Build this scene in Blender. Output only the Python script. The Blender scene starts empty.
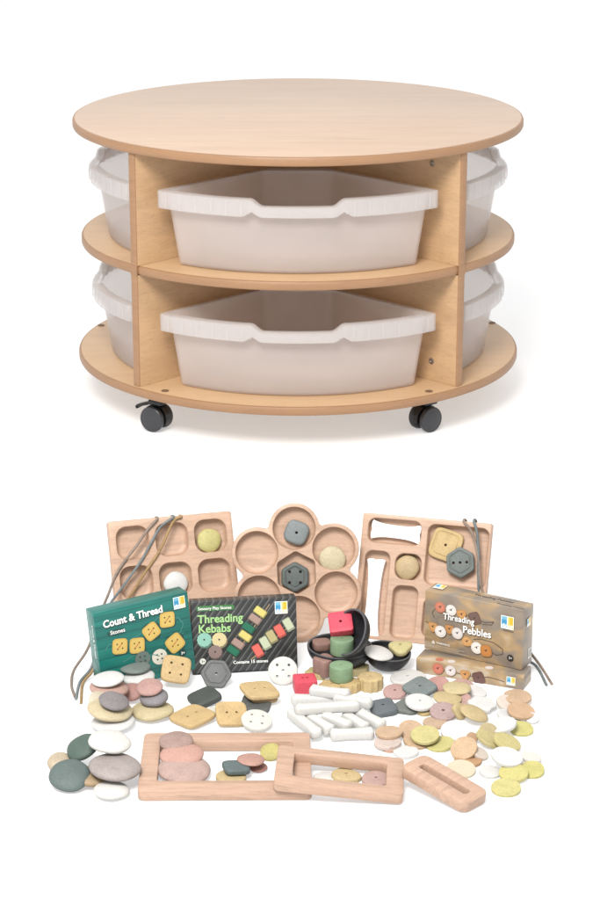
import bpy, bmesh, math, random
from mathutils import Vector, Matrix, noise
random.seed(7)
R = math.radians
S = bpy.context.scene
C = S.collection

# ------------------------------------------------------------------ camera
CD, CH, CP, CF = 4.5, 1.359, 0.32190, 2258.2
cam_d = bpy.data.cameras.new('camera'); cam = bpy.data.objects.new('camera', cam_d); C.objects.link(cam)
cam.location = (0, -CD, CH); cam.rotation_euler = (math.pi/2-CP, 0, 0)
cam_d.sensor_fit = 'HORIZONTAL'; cam_d.sensor_width = 36; cam_d.lens = 36*CF/600
cam_d.clip_start = .05; cam_d.clip_end = 500
S.camera = cam
CO = Vector((0, -CD, CH)); FW = Vector((0, math.cos(CP), -math.sin(CP))); UP = Vector((0, math.sin(CP), math.cos(CP))); RT = Vector((1, 0, 0))

def ray(px, py): return FW*CF+RT*(px-300)+UP*(450-py)
def P(px, py, z=0.0):
    d = ray(px, py); return CO+d*((z-CH)/d.z)
def Pp(px, py, o, n):
    d = ray(px, py); return CO+d*((o-CO).dot(n)/d.dot(n))
def pxm(p): return CF/((p-CO).dot(FW))

# ------------------------------------------------------------------ world, lamps, view
w = bpy.data.worlds.new('World'); S.world = w; w.use_nodes = True
bg = w.node_tree.nodes['Background']; bg.inputs[0].default_value = (1, 1, 1, 1); bg.inputs[1].default_value = 1.05
def area(name, loc, target, size, power, col=(1, 1, 1)):
    l = bpy.data.lights.new(name, 'AREA'); l.shape = 'RECTANGLE'; l.size = size[0]; l.size_y = size[1]; l.energy = power; l.color = col
    o = bpy.data.objects.new(name, l); C.objects.link(o); o.location = loc
    o.rotation_euler = (Vector(target)-Vector(loc)).to_track_quat('-Z', 'Y').to_euler()
area('softbox_key', (-.75, -3.7, 3.2), (0, -.6, .2), (1.5, 1.3), 225, (1, .985, .96))
S.view_settings.view_transform = 'Standard'; S.view_settings.look = 'None'; S.view_settings.exposure = 0; S.view_settings.gamma = 1
S.cycles.max_bounces = 10; S.cycles.transmission_bounces = 10; S.cycles.transparent_max_bounces = 12; S.cycles.diffuse_bounces = 5

# ------------------------------------------------------------------ materials
def lin(c, k=1.0):
    o = []
    for v in c:
        v = v/255; v = v/12.92 if v <= .04045 else ((v+.055)/1.055)**2.4
        o.append(min(v*k, .95))
    return (*o, 1)
KD = .60
MATS = {}
class NT:
    def __init__(s, name):
        s.m = bpy.data.materials.new(name); s.m.use_nodes = True; s.t = s.m.node_tree; s.n = s.t.nodes; s.l = s.t.links
        s.b = s.n['Principled BSDF']
    def new(s, t, **k):
        n = s.n.new(t)
        for a, v in k.items(): setattr(n, a, v)
        return n
    def coord(s, scale=(1, 1, 1), rot=(0, 0, 0)):
        tc = s.new('ShaderNodeTexCoord'); mp = s.new('ShaderNodeMapping'); mp.inputs['Scale'].default_value = scale; mp.inputs['Rotation'].default_value = rot
        oi = s.new('ShaderNodeObjectInfo'); mu = s.new('ShaderNodeMath', operation='MULTIPLY'); mu.inputs[1].default_value = 7.3
        s.l.new(oi.outputs['Random'], mu.inputs[0]); s.l.new(tc.outputs['Object'], mp.inputs['Vector']); s.l.new(mu.outputs[0], mp.inputs['Location'])
        return mp.outputs[0]
    def noise(s, vec, scale, detail=3, rough=.5, dist=0):
        n = s.new('ShaderNodeTexNoise'); n.inputs['Scale'].default_value = scale; n.inputs['Detail'].default_value = detail
        n.inputs['Roughness'].default_value = rough; n.inputs['Distortion'].default_value = dist
        s.l.new(vec, n.inputs['Vector']); return n.outputs['Fac']
    def ramp(s, fac, stops):
        r = s.new('ShaderNodeValToRGB'); e = r.color_ramp.elements
        e[0].position, e[0].color = stops[0]; e[1].position, e[1].color = stops[-1]
        for p, c in stops[1:-1]:
            x = e.new(p); x.color = c
        s.l.new(fac, r.inputs[0]); return r.outputs[0]
    def mul(s, a, b, f=1.0):
        x = s.new('ShaderNodeMix', data_type='RGBA', blend_type='MULTIPLY'); x.inputs[0].default_value = f
        s.l.new(a, x.inputs[6]); s.l.new(b, x.inputs[7]); return x.outputs[2]
    def bump(s, fac, strength, dist=.001):
        b = s.new('ShaderNodeBump'); b.inputs['Strength'].default_value = strength; b.inputs['Distance'].default_value = dist
        s.l.new(fac, b.inputs['Height']); s.l.new(b.outputs[0], s.b.inputs['Normal'])

def g(v): return (v, v, v, 1)
def shade(c, f): return (min(c[0]*f, .95), min(c[1]*f, .95), min(c[2]*f, .95), 1)

def mat_plain(name, c, rough=.5, spec=.5, metal=0):
    if name in MATS: return MATS[name]
    t = NT(name); t.b.inputs['Base Color'].default_value = c; t.b.inputs['Roughness'].default_value = rough
    t.b.inputs['Metallic'].default_value = metal; t.b.inputs['Specular IOR Level'].default_value = spec
    MATS[name] = t.m; return t.m
def mat_wood(name, c, scale, rough=.42, contrast=.10, rot=(0, 0, 0), fine=.06, bump=.06):
    if name in MATS: return MATS[name]
    t = NT(name); v = t.coord(scale, rot)
    a = t.noise(v, 3.0, 5, .6, .6); b = t.noise(v, 16.0, 4, .65, .2)
    ca = t.ramp(a, [(.30, shade(c, 1-contrast)), (.5, c), (.72, shade(c, 1+contrast*.7))])
    cb = t.ramp(b, [(.3, g(1-fine)), (.62, g(1))])
    f = t.noise(v, 46.0, 2, .6); cf = t.ramp(f, [(.33, g(1-fine*1.6)), (.42, g(1)), (1, g(1))])
    L = t.noise(t.coord(), 4.0, 2); cl = t.ramp(L, [(.3, (1-.04, 1-.055, 1-.07, 1)), (.7, g(1.0))])
    t.l.new(t.mul(t.mul(t.mul(ca, cb), cf), cl), t.b.inputs['Base Color']); t.b.inputs['Roughness'].default_value = rough
    t.bump(b, bump, .0006); MATS[name] = t.m; return t.m
def mat_stone(rgb, rough=.62, spk=.10, bump=.25):
    name = 'stone_%d_%d_%d' % rgb
    if name in MATS: return MATS[name]
    t = NT(name); c = lin(rgb, KD); lu = .3*c[0]+.55*c[1]+.15*c[2]; light = lu > .38
    if max(rgb)-min(rgb) < 120: c = tuple(q*.78+lu*.22 for q in c[:3])+(1,)
    if light: spk *= .45
    if lu > .48: c = shade(c, .93)
    if lu < .16 and max(rgb) > 60: c = shade(c, 1.22)
    v = t.coord()
    a = t.noise(v, 55, 4, .6); b = t.noise(v, 420, 3, .75)
    ca = t.ramp(a, [(.28, shade(c, 1-spk*1.3)), (.5, c), (.75, shade(c, 1+spk))])
    cb = t.ramp(b, [(.34, g(1-.10-spk*1.6)), (.46, g(1)), (.60, g(1)), (.68, g(1+.05+spk))])
    t.l.new(t.mul(ca, cb), t.b.inputs['Base Color']); t.b.inputs['Roughness'].default_value = rough
    t.b.inputs['Specular IOR Level'].default_value = .35
    t.bump(b, bump, .0006); MATS[name] = t.m; return t.m

# white floor the product stands on, translucency added so light from below softens shadows
t = NT('translucent_white_floor'); dif = t.new('ShaderNodeBsdfDiffuse'); tr = t.new('ShaderNodeBsdfTranslucent'); mx = t.new('ShaderNodeMixShader')
nz = t.noise(t.coord(), 2.0); rc = t.ramp(nz, [(0, g(.945)), (1, g(.955))])
t.l.new(rc, dif.inputs[0]); tr.inputs[0].default_value = g(.96); mx.inputs[0].default_value = .40
t.l.new(dif.outputs[0], mx.inputs[1]); t.l.new(tr.outputs[0], mx.inputs[2]); t.l.new(mx.outputs[0], t.n['Material Output'].inputs[0])
M_FLOOR = t.m
# milky polypropylene
t = NT('milky_plastic'); v = t.coord(); nn = t.noise(v, 9, 3)
cc = t.ramp(nn, [(.3, lin((235, 226, 221), .94)), (.7, lin((240, 231, 227), .94))])
t.l.new(cc, t.b.inputs['Base Color']); t.b.inputs['Roughness'].default_value = .2; t.b.inputs['Specular IOR Level'].default_value = .5
tr = t.new('ShaderNodeBsdfTranslucent'); t.l.new(cc, tr.inputs[0]); tp = t.new('ShaderNodeBsdfTransparent')
m1 = t.new('ShaderNodeMixShader'); m1.inputs[0].default_value = .42; m2 = t.new('ShaderNodeMixShader'); m2.inputs[0].default_value = .57
t.l.new(t.b.outputs[0], m1.inputs[1]); t.l.new(tr.outputs[0], m1.inputs[2]); t.l.new(m1.outputs[0], m2.inputs[1]); t.l.new(tp.outputs[0], m2.inputs[2])
t.l.new(m2.outputs[0], t.n['Material Output'].inputs[0]); M_TRAY = t.m
M_RIMT = M_TRAY.copy(); M_RIMT.name = 'milky_plastic_rim'
for nd in M_RIMT.node_tree.nodes:
    if nd.type == 'VALTORGB':
        for e_ in nd.color_ramp.elements: e_.color = (.74, .715, .71, 1)
    if nd.type == 'MIX_SHADER' and abs(nd.inputs[0].default_value-.57) < 1e-4: nd.inputs[0].default_value = .56
t.bump(t.noise(v, 500, 2), .08, .0004)

M_TOP = mat_wood('maple_laminate_top', lin((240, 208, 181), .58), (1.0, 11, 11), .38, .08, (0, 0, R(14)), .06, .03)
M_PANEL = mat_wood('maple_laminate_panel', lin((236, 194, 148), .56), (1.6, 10, 9), .42, .11, (0, 0, 0), .09, .03)
M_SHELF = mat_wood('maple_laminate_shelf', lin((236, 196, 152), .60), (1.2, 9, 9), .42, .06, (0, 0, R(12)), .05, .03)
M_EDGE = mat_wood('beech_edge_band', lin((204, 156, 114), .50), (5, 5, 40), .45, .09, (0, 0, 0), .08, .03)
M_TOY = mat_wood('beech_toy_board', lin((229, 190, 162), .56), (3, 34, 34), .5, .20, (0, 0, R(90)), .13, .08)
M_FRAME = mat_wood('beech_toy_frame', lin((229, 190, 164), .54), (5, 60, 60), .5, .20, (0, 0, 0), .13, .08)
M_BLACK = mat_plain('black_plastic', lin((22, 22, 24), 1), .32)
M_GREYP = mat_plain('dark_grey_plastic', lin((62, 63, 68), .6), .3)
M_METAL = mat_plain('steel', lin((150, 140, 130), 1), .35, .5, .8)
M_CAP = mat_plain('brown_cap', lin((120, 92, 70), .8), .5)
M_BOWL = mat_stone((46, 46, 50), .42, .3, .3)
M_RIM = mat_stone((88, 88, 92), .5, .1, .1)

# ------------------------------------------------------------------ object helpers
def smooth(me, ang=40):
    for p in me.polygons: p.use_smooth = True
    try: me.set_sharp_from_angle(angle=R(ang))
    except Exception: pass
def link(name, me, mats, parent=None, M=None, ang=40):
    o = bpy.data.objects.new(name, me); C.objects.link(o)
    for m in (mats if isinstance(mats, (list, tuple)) else [mats]):
        me.materials.append(m)
    smooth(me, ang)
    if parent: o.parent = parent
    if M is not None: o.matrix_local = M
    return o
def bmesh_me(bm, name='m', fix=True):
    if fix: bmesh.ops.recalc_face_normals(bm, faces=bm.faces)
    me = bpy.data.meshes.new(name); bm.to_mesh(me); bm.free(); return me
LABELS = {}
def tag(o, label, cat, group=None):
    assert 4 <= len(label.split()) <= 16, label
    if label in LABELS: print('DUP LABEL', label)
    LABELS[label] = 1
    o['label'] = label; o['category'] = cat
    if group: o['group'] = group
    return o
def empty(name, M=None):
    o = bpy.data.objects.new(name, None); C.objects.link(o); o.empty_display_size = .02
    if M is not None: o.matrix_world = M
    return o
def basis(o, X, Y, Z):
    return Matrix(((X.x, Y.x, Z.x, o.x), (X.y, Y.y, Z.y, o.y), (X.z, Y.z, Z.z, o.z), (0, 0, 0, 1)))

def add_rings(bm, rings, cap0=True, cap1=True, mi=0, close=True):
    vs = [[bm.verts.new(p) for p in r] for r in rings]; n = len(rings[0]); F = []
    for a, b in zip(vs[:-1], vs[1:]):
        for i in range(n if close else n-1):
            j = (i+1) % n
            F.append(bm.faces.new((a[i], a[j], b[j], b[i])))
    if cap0: F.append(bm.faces.new(list(reversed(vs[0]))))
    if cap1: F.append(bm.faces.new(vs[-1]))
    for f in F: f.material_index = mi
    return F
def add_box(bm, c, s, mi=0, M=None, bev=0):
    r = bmesh.ops.create_cube(bm, size=1); vs = r['verts']
    for v in vs:
        v.co = Vector((v.co.x*s[0], v.co.y*s[1], v.co.z*s[2]))+Vector(c)
        if M is not None: v.co = M @ v.co
    fs = {f for v in vs for f in v.link_faces}
    for f in fs: f.material_index = mi
    if bev:
        es = list({e for f in fs for e in f.edges}); bmesh.ops.bevel(bm, geom=es, offset=bev, segments=2, profile=.5, affect='EDGES')
def boolean(o, cutter_me, op='DIFFERENCE'):
    c = bpy.data.objects.new('cutter', cutter_me); C.objects.link(c); c.matrix_world = Matrix()
    ml = o.matrix_basis.copy(); o.matrix_basis = Matrix(); n0 = len(o.data.polygons)
    m = o.modifiers.new('b', 'BOOLEAN'); m.object = c; m.operation = op; m.solver = 'EXACT'
    bpy.context.view_layer.update()
    dg = bpy.context.evaluated_depsgraph_get(); me = bpy.data.meshes.new_from_object(o.evaluated_get(dg))
    o.modifiers.clear(); o.data = me; bpy.data.objects.remove(c)
    o.matrix_basis = ml
    if len(me.polygons) <= n0: print('BOOL?', o.name, n0, len(me.polygons))
    smooth(me, 35)

# outlines (unit radius)
def outline(kind, n=48):
    o = []
    for i in range(n):
        a = 2*math.pi*i/n; c, s = math.cos(a), math.sin(a)
        if kind == 'round': r = 1
        elif kind == 'square': r = .93/((abs(c)**5+abs(s)**5)**(1/5))
        elif kind == 'cube': r = .90/((abs(c)**11+abs(s)**11)**(1/11))
        elif kind == 'soft_square': r = 1.0/((abs(c)**3.2+abs(s)**3.2)**(1/3.2))
        elif kind == 'hex':
            k = (a+math.pi/6) % (math.pi/3)-math.pi/6; r = min(.90/math.cos(k), .995)
        elif kind == 'scallop': r = .95+.05*math.cos(12*a)
        elif kind == 'wavy': r = .92+.08*math.cos(6*a)
        elif kind == 'lobed': r = .90+.12*math.cos(4*a)
        elif kind == 'triangle': r = .88+.13*math.cos(3*a)
        elif kind == 'blob': r = .94+.05*math.cos(2*a+.6)+.05*math.cos(3*a+1)
        elif kind == 'bone': r = 1
        o.append((c*r, s*r))
    return o
def stone_mesh(kind, a, t, ay=1.0, edge=None, dome=.12, groove=False, seed=0, wob=0.0):
    """flat or domed stone: half width a, half thickness t"""
    ol = outline(kind, 48); edge = edge if edge else t*.7; rings = []
    prof = []
    for k in range(0, 5):
        th = math.pi/2*k/4; prof.append((a-edge+edge*math.sin(th), -t+edge*(1-math.cos(th))))
    for k in range(0, 5):
        th = math.pi/2*k/4; prof.append((a-edge+edge*math.cos(th), t-edge*(1-math.sin(th))))
    inner = a-edge
    top = [(inner*.84, t+t*dome*.4)]
    if groove: top = [(inner*.90, t), (inner*.84, t-.0011), (inner*.78, t-.0011), (inner*.74, t)]
    top += [(inner*.5, t+t*dome*.8), (inner*.2, t+t*dome)]
    low = [(r, -z) for r, z in reversed([(inner*.84, t+t*dome*.4), (inner*.5, t+t*dome*.8), (inner*.2, t+t*dome)])]
    bm = bmesh.new()
    for r, z in low+prof+top:
        ring = []
        for x, y in ol:
            p = Vector((x*r, y*r*ay, z))
            if wob: p += noise.noise_vector(p*45+Vector((seed*3.1, seed, 0)))*wob
            ring.append(p)
        rings.append(ring)
    add_rings(bm, rings); return bmesh_me(bm)
def pebble_mesh(a, t, ay=1.0, seed=0, wob=.04, pw=1.9):
    bm = bmesh.new(); rings = []; n, m = 40, 18
    for k in range(1, m):
        ph = -math.pi/2+math.pi*k/m
        rr = abs(math.cos(ph))**(2/pw); zz = math.copysign(abs(math.sin(ph))**(2/2.1), math.sin(ph)); ring = []
        for i in range(n):
            an = 2*math.pi*i/n; p = Vector((a*rr*math.cos(an), a*ay*rr*math.sin(an), t*zz))
            q = Vector((p.x/a, p.y/a, p.z/a)); d = noise.noise(q*1.1+Vector((seed*5.7, seed*1.3, 2)))
            ring.append(p*(1+wob*2*d))
        rings.append(ring)
    add_rings(bm, rings); return bmesh_me(bm)
def holes_mesh(pts, r, depth, z0=0, n=14, square=False):
    bm = bmesh.new()
    for x, y in pts:
        k = 4 if square else n
        add_rings(bm, [[Vector((x+r*math.cos(2*math.pi*i/k+math.pi/4), y+r*math.sin(2*math.pi*i/k+math.pi/4), z)) for i in range(k)] for z in (z0-depth, z0+depth)])
    return bmesh_me(bm)
def hole_pts(n, a):
    d = a*.36
    return {1: [(0, 0)], 2: [(-d*.8, 0), (d*.8, 0)], 3: [(-d*1.2, 0), (0, 0), (d*1.2, 0)], 4: [(-d, -d), (d, -d), (d, d), (-d, d)],
            5: [(-d*1.1, -d*1.1), (d*1.1, -d*1.1), (d*1.1, d*1.1), (-d*1.1, d*1.1), (0, 0)]}[n]

def tube(bm, pts, r, n=8, mi=0, sub=8, twist=False):
    pts = [Vector(p) for p in pts]; q = []
    e = [pts[0]*2-pts[1]]+pts+[pts[-1]*2-pts[-2]]
    for i in range(1, len(e)-2):
        for k in range(sub):
            u = k/sub; a, b, c, d = e[i-1], e[i], e[i+1], e[i+2]
            q.append(.5*((2*b)+(c-a)*u+(2*a-5*b+4*c-d)*u*u+(3*b-a-3*c+d)*u**3))
    q.append(pts[-1]); rings = []; N = None
    for i, p in enumerate(q):
        T = (q[min(i+1, len(q)-1)]-q[max(i-1, 0)]).normalized()
        if N is None: N = T.orthogonal().normalized()
        N = (N-T*N.dot(T)).normalized(); B = T.cross(N)
        rings.append([p+(N*math.cos(2*math.pi*j/n)+B*math.sin(2*math.pi*j/n))*r for j in range(n)])
    add_rings(bm, rings, mi=mi)

# ------------------------------------------------------------------ floor
bm = bmesh.new(); add_rings(bm, [[Vector((x, y, 0)) for x, y in ((-40, -40), (40, -40), (40, 40), (-40, 40))]], cap0=False)
fl = link('floor', bmesh_me(bm, fix=False), M_FLOOR); fl['kind'] = 'structure'

# ------------------------------------------------------------------ storage unit
ZT, ZM, ZB, X0 = .5669, .3321, .0929, -.004
unit = empty('storage_unit', Matrix.Translation((X0, 0, 0)))
tag(unit, 'large round maple storage table on black castors holding the clear trays', 'storage unit')
def disc(name, Rr, ztop, mtop, thick=.018, holes=None):
    bm = bmesh.new(); n = 160; b = .0045; rings = []
    def ring(r, z): return [Vector((r*math.cos(2*math.pi*i/n), r*math.sin(2*math.pi*i/n), z)) for i in range(n)]
    z0 = ztop-thick
    prof = [(Rr-b, z0), (Rr-b*.3, z0+b*.35), (Rr, z0+b), (Rr, ztop-b), (Rr-b*.3, ztop-b*.3), (Rr-b, ztop)]
    F = add_rings(bm, [ring(*p) for p in prof], mi=1)
    bm.faces.ensure_lookup_table()
    for f in F:
        if len(f.verts) > 10: f.material_index = 0
    return link(name, bmesh_me(bm), [mtop, M_EDGE], unit, ang=25)
disc('tabletop', .45, ZT, M_TOP)
disc('shelf', .439, ZM, M_SHELF)
disc('base', .451, ZB, M_SHELF)
def panel(ang, r0, r1, z0, z1):
    bm = bmesh.new(); th = .009; b = .003
    prof = [(r0, -th), (r1-b, -th), (r1-b*.3, -th+b*.3), (r1, -th+b), (r1, th-b), (r1-b*.3, th-b*.3), (r1-b, th), (r0, th)]
    F = add_rings(bm, [[Vector((x, y, z)) for x, y in prof] for z in (z0, z1)])
    for f in F:
        c = f.calc_center_median()
        if c.x > r1-b-.0002: f.material_index = 1
    M = Matrix.Rotation(ang, 4, 'Z')
    return link('divider_panel', bmesh_me(bm), [M_PANEL, M_EDGE], unit, M, 25)
for k in range(4):
    for z0, z1 in ((ZB+.0004, ZM-.0184), (ZM+.0004, ZT-.0184)):
        panel(R(45+90*k), 0 if k % 2 == 0 else .0091, .4426, z0, z1)
# outer uprights run past the shelf edge: a thin strip joins upper and lower halves
for k in range(4):
    bm = bmesh.new(); add_box(bm, (.4412, 0, (ZM-.009)), (.0028, .0178, .0195), 0)
    link('divider_edge_strip', bmesh_me(bm), M_EDGE, unit, Matrix.Rotation(R(45+90*k), 4, 'Z'))
# connector caps on the base and on the right panel
def cap(loc, rot=None, r=.0075, m=M_CAP):
    bm = bmesh.new(); n = 20
    add_rings(bm, [[Vector((q*math.cos(2*math.pi*i/n), q*math.sin(2*math.pi*i/n), z)) for i in range(n)] for q, z in ((r, 0), (r, .0008), (r*.8, .0014), (r*.45, .0014), (r*.3, .0006))])
    M = Matrix.Translation(loc) @ (rot if rot else Matrix())
    return link('bolt_cap', bmesh_me(bm), m, unit, M)
for px, py in ((165, 391), (429, 391.5), (101, 325.5), (492, 323)):
    p = P(px, py, ZB); cap((p.x-X0, p.y, ZB+.0003))
nr = Vector((-1, -1, 0)).normalized()   # normal of the inner face of the front right panel, facing the front quadrant
rotp = Vector((-1, -1, 0)).normalized().to_track_quat('Z', 'Y').to_matrix().to_4x4()
for px, py in ((432.5, 163.5), (431.5, 361)):
    p = Pp(px, py, Vector((X0, 0, 0))+nr*.0093, nr); cap((p.x-X0, p.y, p.z), rotp, .0062, M_METAL)

# castors
def castor(x, y, yaw, lever):
    c = empty('castor'); c.parent = unit; c.matrix_local = Matrix.Translation((x-X0, y, 0)) @ Matrix.Rotation(yaw, 4, 'Z')
    del_label = None
    # axle along local Y; wheel radius .0255
    def wheel(sy):
        n = 40; bm = bmesh.new()
        prof = [(.008, .0055), (.0205, .0050), (.0235, .0042), (.0250, .002), (.0255, -.001), (.0255, -.005), (.0245, -.0068), (.0215, -.0080), (.0200, -.0074), (.0185, -.0080), (.010, -.0090), (.003, -.0092)]
        rings = [[Vector((r*math.cos(2*math.pi*i/n), sy*-z if False else -sy*z, r*math.sin(2*math.pi*i/n))) for i in range(n)] for r, z in prof]
        F = add_rings(bm, rings)
        for f in F:
            cc = f.calc_center_median(); rr = math.hypot(cc.x, cc.z)
            f.material_index = 1 if (rr < .0215) else 0
        return link('wheel', bmesh_me(bm), [M_BLACK if False else M_GREYP, M_BLACK if sy > 0 else M_GREYP], c, Matrix.Translation((0, sy*.0142, .0256)), 50)
    wheel(-1); wheel(1)
    bm = bmesh.new(); n = 24
    # hood over the axle between the wheels
    pts = [(.027*math.cos(R(a)), .0256+.027*math.sin(R(a))) for a in range(-25, 206, 11)]
    inn = [(.012*math.cos(R(a)), .0256+.012*math.sin(R(a))) for a in range(205, -26, -11)]
    add_rings(bm, [[Vector((px_, yy, pz_)) for px_, pz_ in pts+inn] for yy in (-.0068, .0068)])
    add_box(bm, (.004, 0, .058), (.030, .030, .010), 0, None, .003)
    add_rings(bm, [[Vector((.004+r*math.cos(2*math.pi*i/n), r*math.sin(2*math.pi*i/n), z)) for i in range(n)] for r, z in ((.011, .058), (.011, .0700), (.019, .0705), (.019, .0745))])
    add_rings(bm, [[Vector((.005*math.cos(2*math.pi*i/n), yy, .0256+.005*math.sin(2*math.pi*i/n))) for i in range(n)] for yy in (-.016, .016)])
    link('housing', bmesh_me(bm), M_BLACK, c, None, 30)
    if lever:
        bm = bmesh.new(); M = Matrix.Translation((-.024, 0, .050)) @ Matrix.Rotation(R(-18), 4, 'Y')
        add_box(bm, (-.004, 0, 0), (.030, .018, .0055), 0, M, .002); add_box(bm, (-.019, 0, -.002), (.005, .020, .007), 0, M, .002)
        link('brake_lever', bmesh_me(bm), M_BLACK, c)
    return c
pl = P(157, 429.5); pr = P(425, 430)
castor(pl.x, pl.y, R(-30), True)
castor(pr.x, pr.y, R(38), False)
castor(-.245, .30, R(20), False); castor(.24, .30, R(-40), True)

# ------------------------------------------------------------------ trays
def smoothstep(a, b, x):
    u = max(0, min(1, (x-a)/(b-a))); return u*u*(3-2*u)
def tray_outline(rf, gp, rb, N=240, it=4):
    a = R(45)-math.asin(gp/rf); pts = []
    for i in range(60): 
        th = -a+2*a*i/59; pts.append(Vector((rf*math.sin(th), -rf*math.cos(th))))
    # side line: distance gp from the 45 degree panel; points (x, y=-x-gp*sqrt2)
    xb = rb-gp*math.sqrt(2)
    pts += [Vector((xb, -rb)), Vector((-xb, -rb))]
    # resample, always starting at the front left corner
    pts.append(pts[0]); L = [0]
    for p, q in zip(pts[:-1], pts[1:]): L.append(L[-1]+(q-p).length)
    # piecewise: front arc gets half of the points so that all levels match
    def at(s):
        for i in range(len(L)-1):
            if s <= L[i+1]+1e-9: return pts[i].lerp(pts[i+1], (s-L[i])/max(L[i+1]-L[i], 1e-9))
        return pts[-1]
    out = []; La, Ls, Lb = L[59], L[60]-L[59], L[61]-L[60]
    for i in range(120): out.append(at(La*i/120))
    for i in range(50): out.append(at(La+Ls*i/50))
    for i in range(20): out.append(at(La+Ls+Lb*i/20))
    for i in range(50): out.append(at(La+Ls+Lb+(L[-1]-La-Ls-Lb)*i/50))
    n = len(out)
    for _ in range(it):
        out = [(out[i-1]+out[i]*2+out[(i+1) % n])/4 if (i < 8 or 112 < i < 128 or i > n-8 or 165 < i < 195) else out[i] for i in range(n)]
    return out
def dipf(p):
    if p.y > -.25: return 0
    return 1-smoothstep(R(9.0), R(12.5), abs(math.atan2(p.x, -p.y)))
def notchf(p):
    if p.y > -.25: return 0
    return max(0, 1-abs(abs(math.atan2(p.x, -p.y))-R(11.8))/R(2.2))
HT, DIP, SK = .148, .0135, .033
RB = .135
def build_tray(loc_z, rot, label):
    tr = empty('storage_tray', Matrix.Translation((X0, 0, loc_z)) @ Matrix.Rotation(rot, 4, 'Z')); tag(tr, label, 'tray', 'clear plastic trays in the round unit')
    if 'body' not in build_tray.__dict__:
        bm = bmesh.new(); th = .0025
        def ring(rf, gp, rb, z, dip=0, sub=0): return [Vector((p.x, p.y, z-dip*dipf(p))) for p in tray_outline(rf, gp, rb)]
        def lev(u, off=0):   # u 0 bottom .. 1 top
            return (.385+.019*u-off, .057-.009*u+off, RB+.006-.006*u+off)
        rings = [ring(*lev(0, .006), .0012), ring(*lev(0, .002), .0022), ring(*lev(0), .006)]
        rings += [ring(*lev(u), .006+(HT-.0085)*u, DIP*u) for u in (.2, .4, .6, .8, 1)]
        rings += [ring(*lev(u, th), .006+(HT-.0085)*u, DIP*u) for u in (1, .8, .6, .4, .2, .0)]
        rings += [ring(*lev(0, .005), .0044)]
        add_rings(bm, rings); build_tray.body = bmesh_me(bm)
        bm = bmesh.new()
        def r2(off, z, dip=DIP, notch=0.0, gp=.040, rf=.421):
            return [Vector((p.x, p.y, z-dip*dipf(p)+notch*notchf(p))) for p in tray_outline(rf-off, gp+off, RB-.022+off)]
        # body top outline matches lev(1)
        wo = tray_outline(*lev(1, -.0002)); wi = tray_outline(*lev(1, th+.0002))
        zt = HT
        def wr(ol, z): return [Vector((p.x, p.y, z-DIP*dipf(p))) for p in ol]
        sk = SK
        def skirt(off, dz=0):
            out = []
            for p in tray_outline(.421-off, .040+off, RB-.022+off):
                front = 1 if p.y < -.24 else 0
                s = sk if front else .012
                if not front: s = .012+(sk-.012)*smoothstep(-.15, -.24, p.y)
                out.append(Vector((p.x, p.y, zt-s+dz+.010*notchf(p))))
            return out
        rings = [wr(wi, zt-.006), wr(wi, zt-.0005), wr(wo, zt), r2(.0015, zt), r2(.0002, zt-.0008), r2(0, zt-.003), skirt(0, .001), skirt(.0004), skirt(.0018), r2(.0022, zt-.0024), wr(wo, zt-.0024), wr(wo, zt-.006)]
        add_rings(bm, rings, cap0=False, cap1=False)
        # ribs standing a little proud on the front skirt
        for s in (-1, 1):
            for deg in (14.5, 18.5, 22.5, 27, 31.5, 36):
                a = R(deg)*s; M = Matrix.Rotation(a, 4, 'Z')
                add_box(bm, (0, -.4209, zt-.017), (.0026, .0012, .028), 0, M)
            for deg in (12.4, 16.5, 20.5, 24.5, 29, 34):
                add_box(bm, (0, -.4125, zt-.0155), (.0018, .0130, .024), 0, Matrix.Rotation(R(deg)*s, 4, 'Z'))
        for deg in (-6, -2, 2, 6):
            M = Matrix.Rotation(R(deg), 4, 'Z'); add_box(bm, (0, -.4208, zt-.0235), (.0018, .0010, .014), 0, M)
        build_tray.rim = bmesh_me(bm)
        link('body', build_tray.body, M_TRAY, tr, None, 35); link('rim', build_tray.rim, M_RIMT, tr, None, 35)
        build_tray.first = tr
    else:
        for nm, me in (('body', build_tray.body), ('rim', build_tray.rim)):
            o = bpy.data.objects.new(nm, me); C.objects.link(o); o.parent = tr
zl, zu = ZB+.0006, ZM+.0006
build_tray(zu, 0, 'frosted tray facing front on the upper shelf right below the tabletop')
build_tray(zl, 0, 'frosted tray facing front on the bottom level of the unit')
build_tray(zu, R(-90), 'frosted tray sticking out on the left side of the upper shelf')
build_tray(zl, R(-90), 'frosted tray sticking out on the left side of the bottom level')
build_tray(zu, R(90), 'frosted tray sticking out on the right side of the upper shelf')
build_tray(zl, R(90), 'frosted tray sticking out on the right side of the bottom level')

# ------------------------------------------------------------------ toy boards
def lean_frame(yaw, lean, roll=0):
    X = Vector((math.cos(yaw), math.sin(yaw), 0)); N = Vector((math.sin(yaw), -math.cos(yaw), 0)); U = Vector((0, 0, 1))
    U2 = U*math.cos(lean)-N*math.sin(lean); N2 = N*math.cos(lean)+U*math.sin(lean)
    return X*math.cos(roll)+U2*math.sin(roll), U2*math.cos(roll)-X*math.sin(roll), N2
class Board:
    def __init__(s, base, yaw, lean, T=.020):
        s.X, s.U, s.N = lean_frame(R(yaw), R(lean)); s.T = T
        s.o = Vector(base)                                # front bottom centre at the front face plane
        if lean: s.o = s.o+Vector((0, 0, T*math.sin(R(lean))*0+.0005))
        s.M = basis(s.o, s.X, s.U, s.N)
    def uv(s, px, py, d=0):
        p = Pp(px, py, s.o-s.N*d, s.N)-s.o; return p.dot(s.X), p.dot(s.U)
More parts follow.
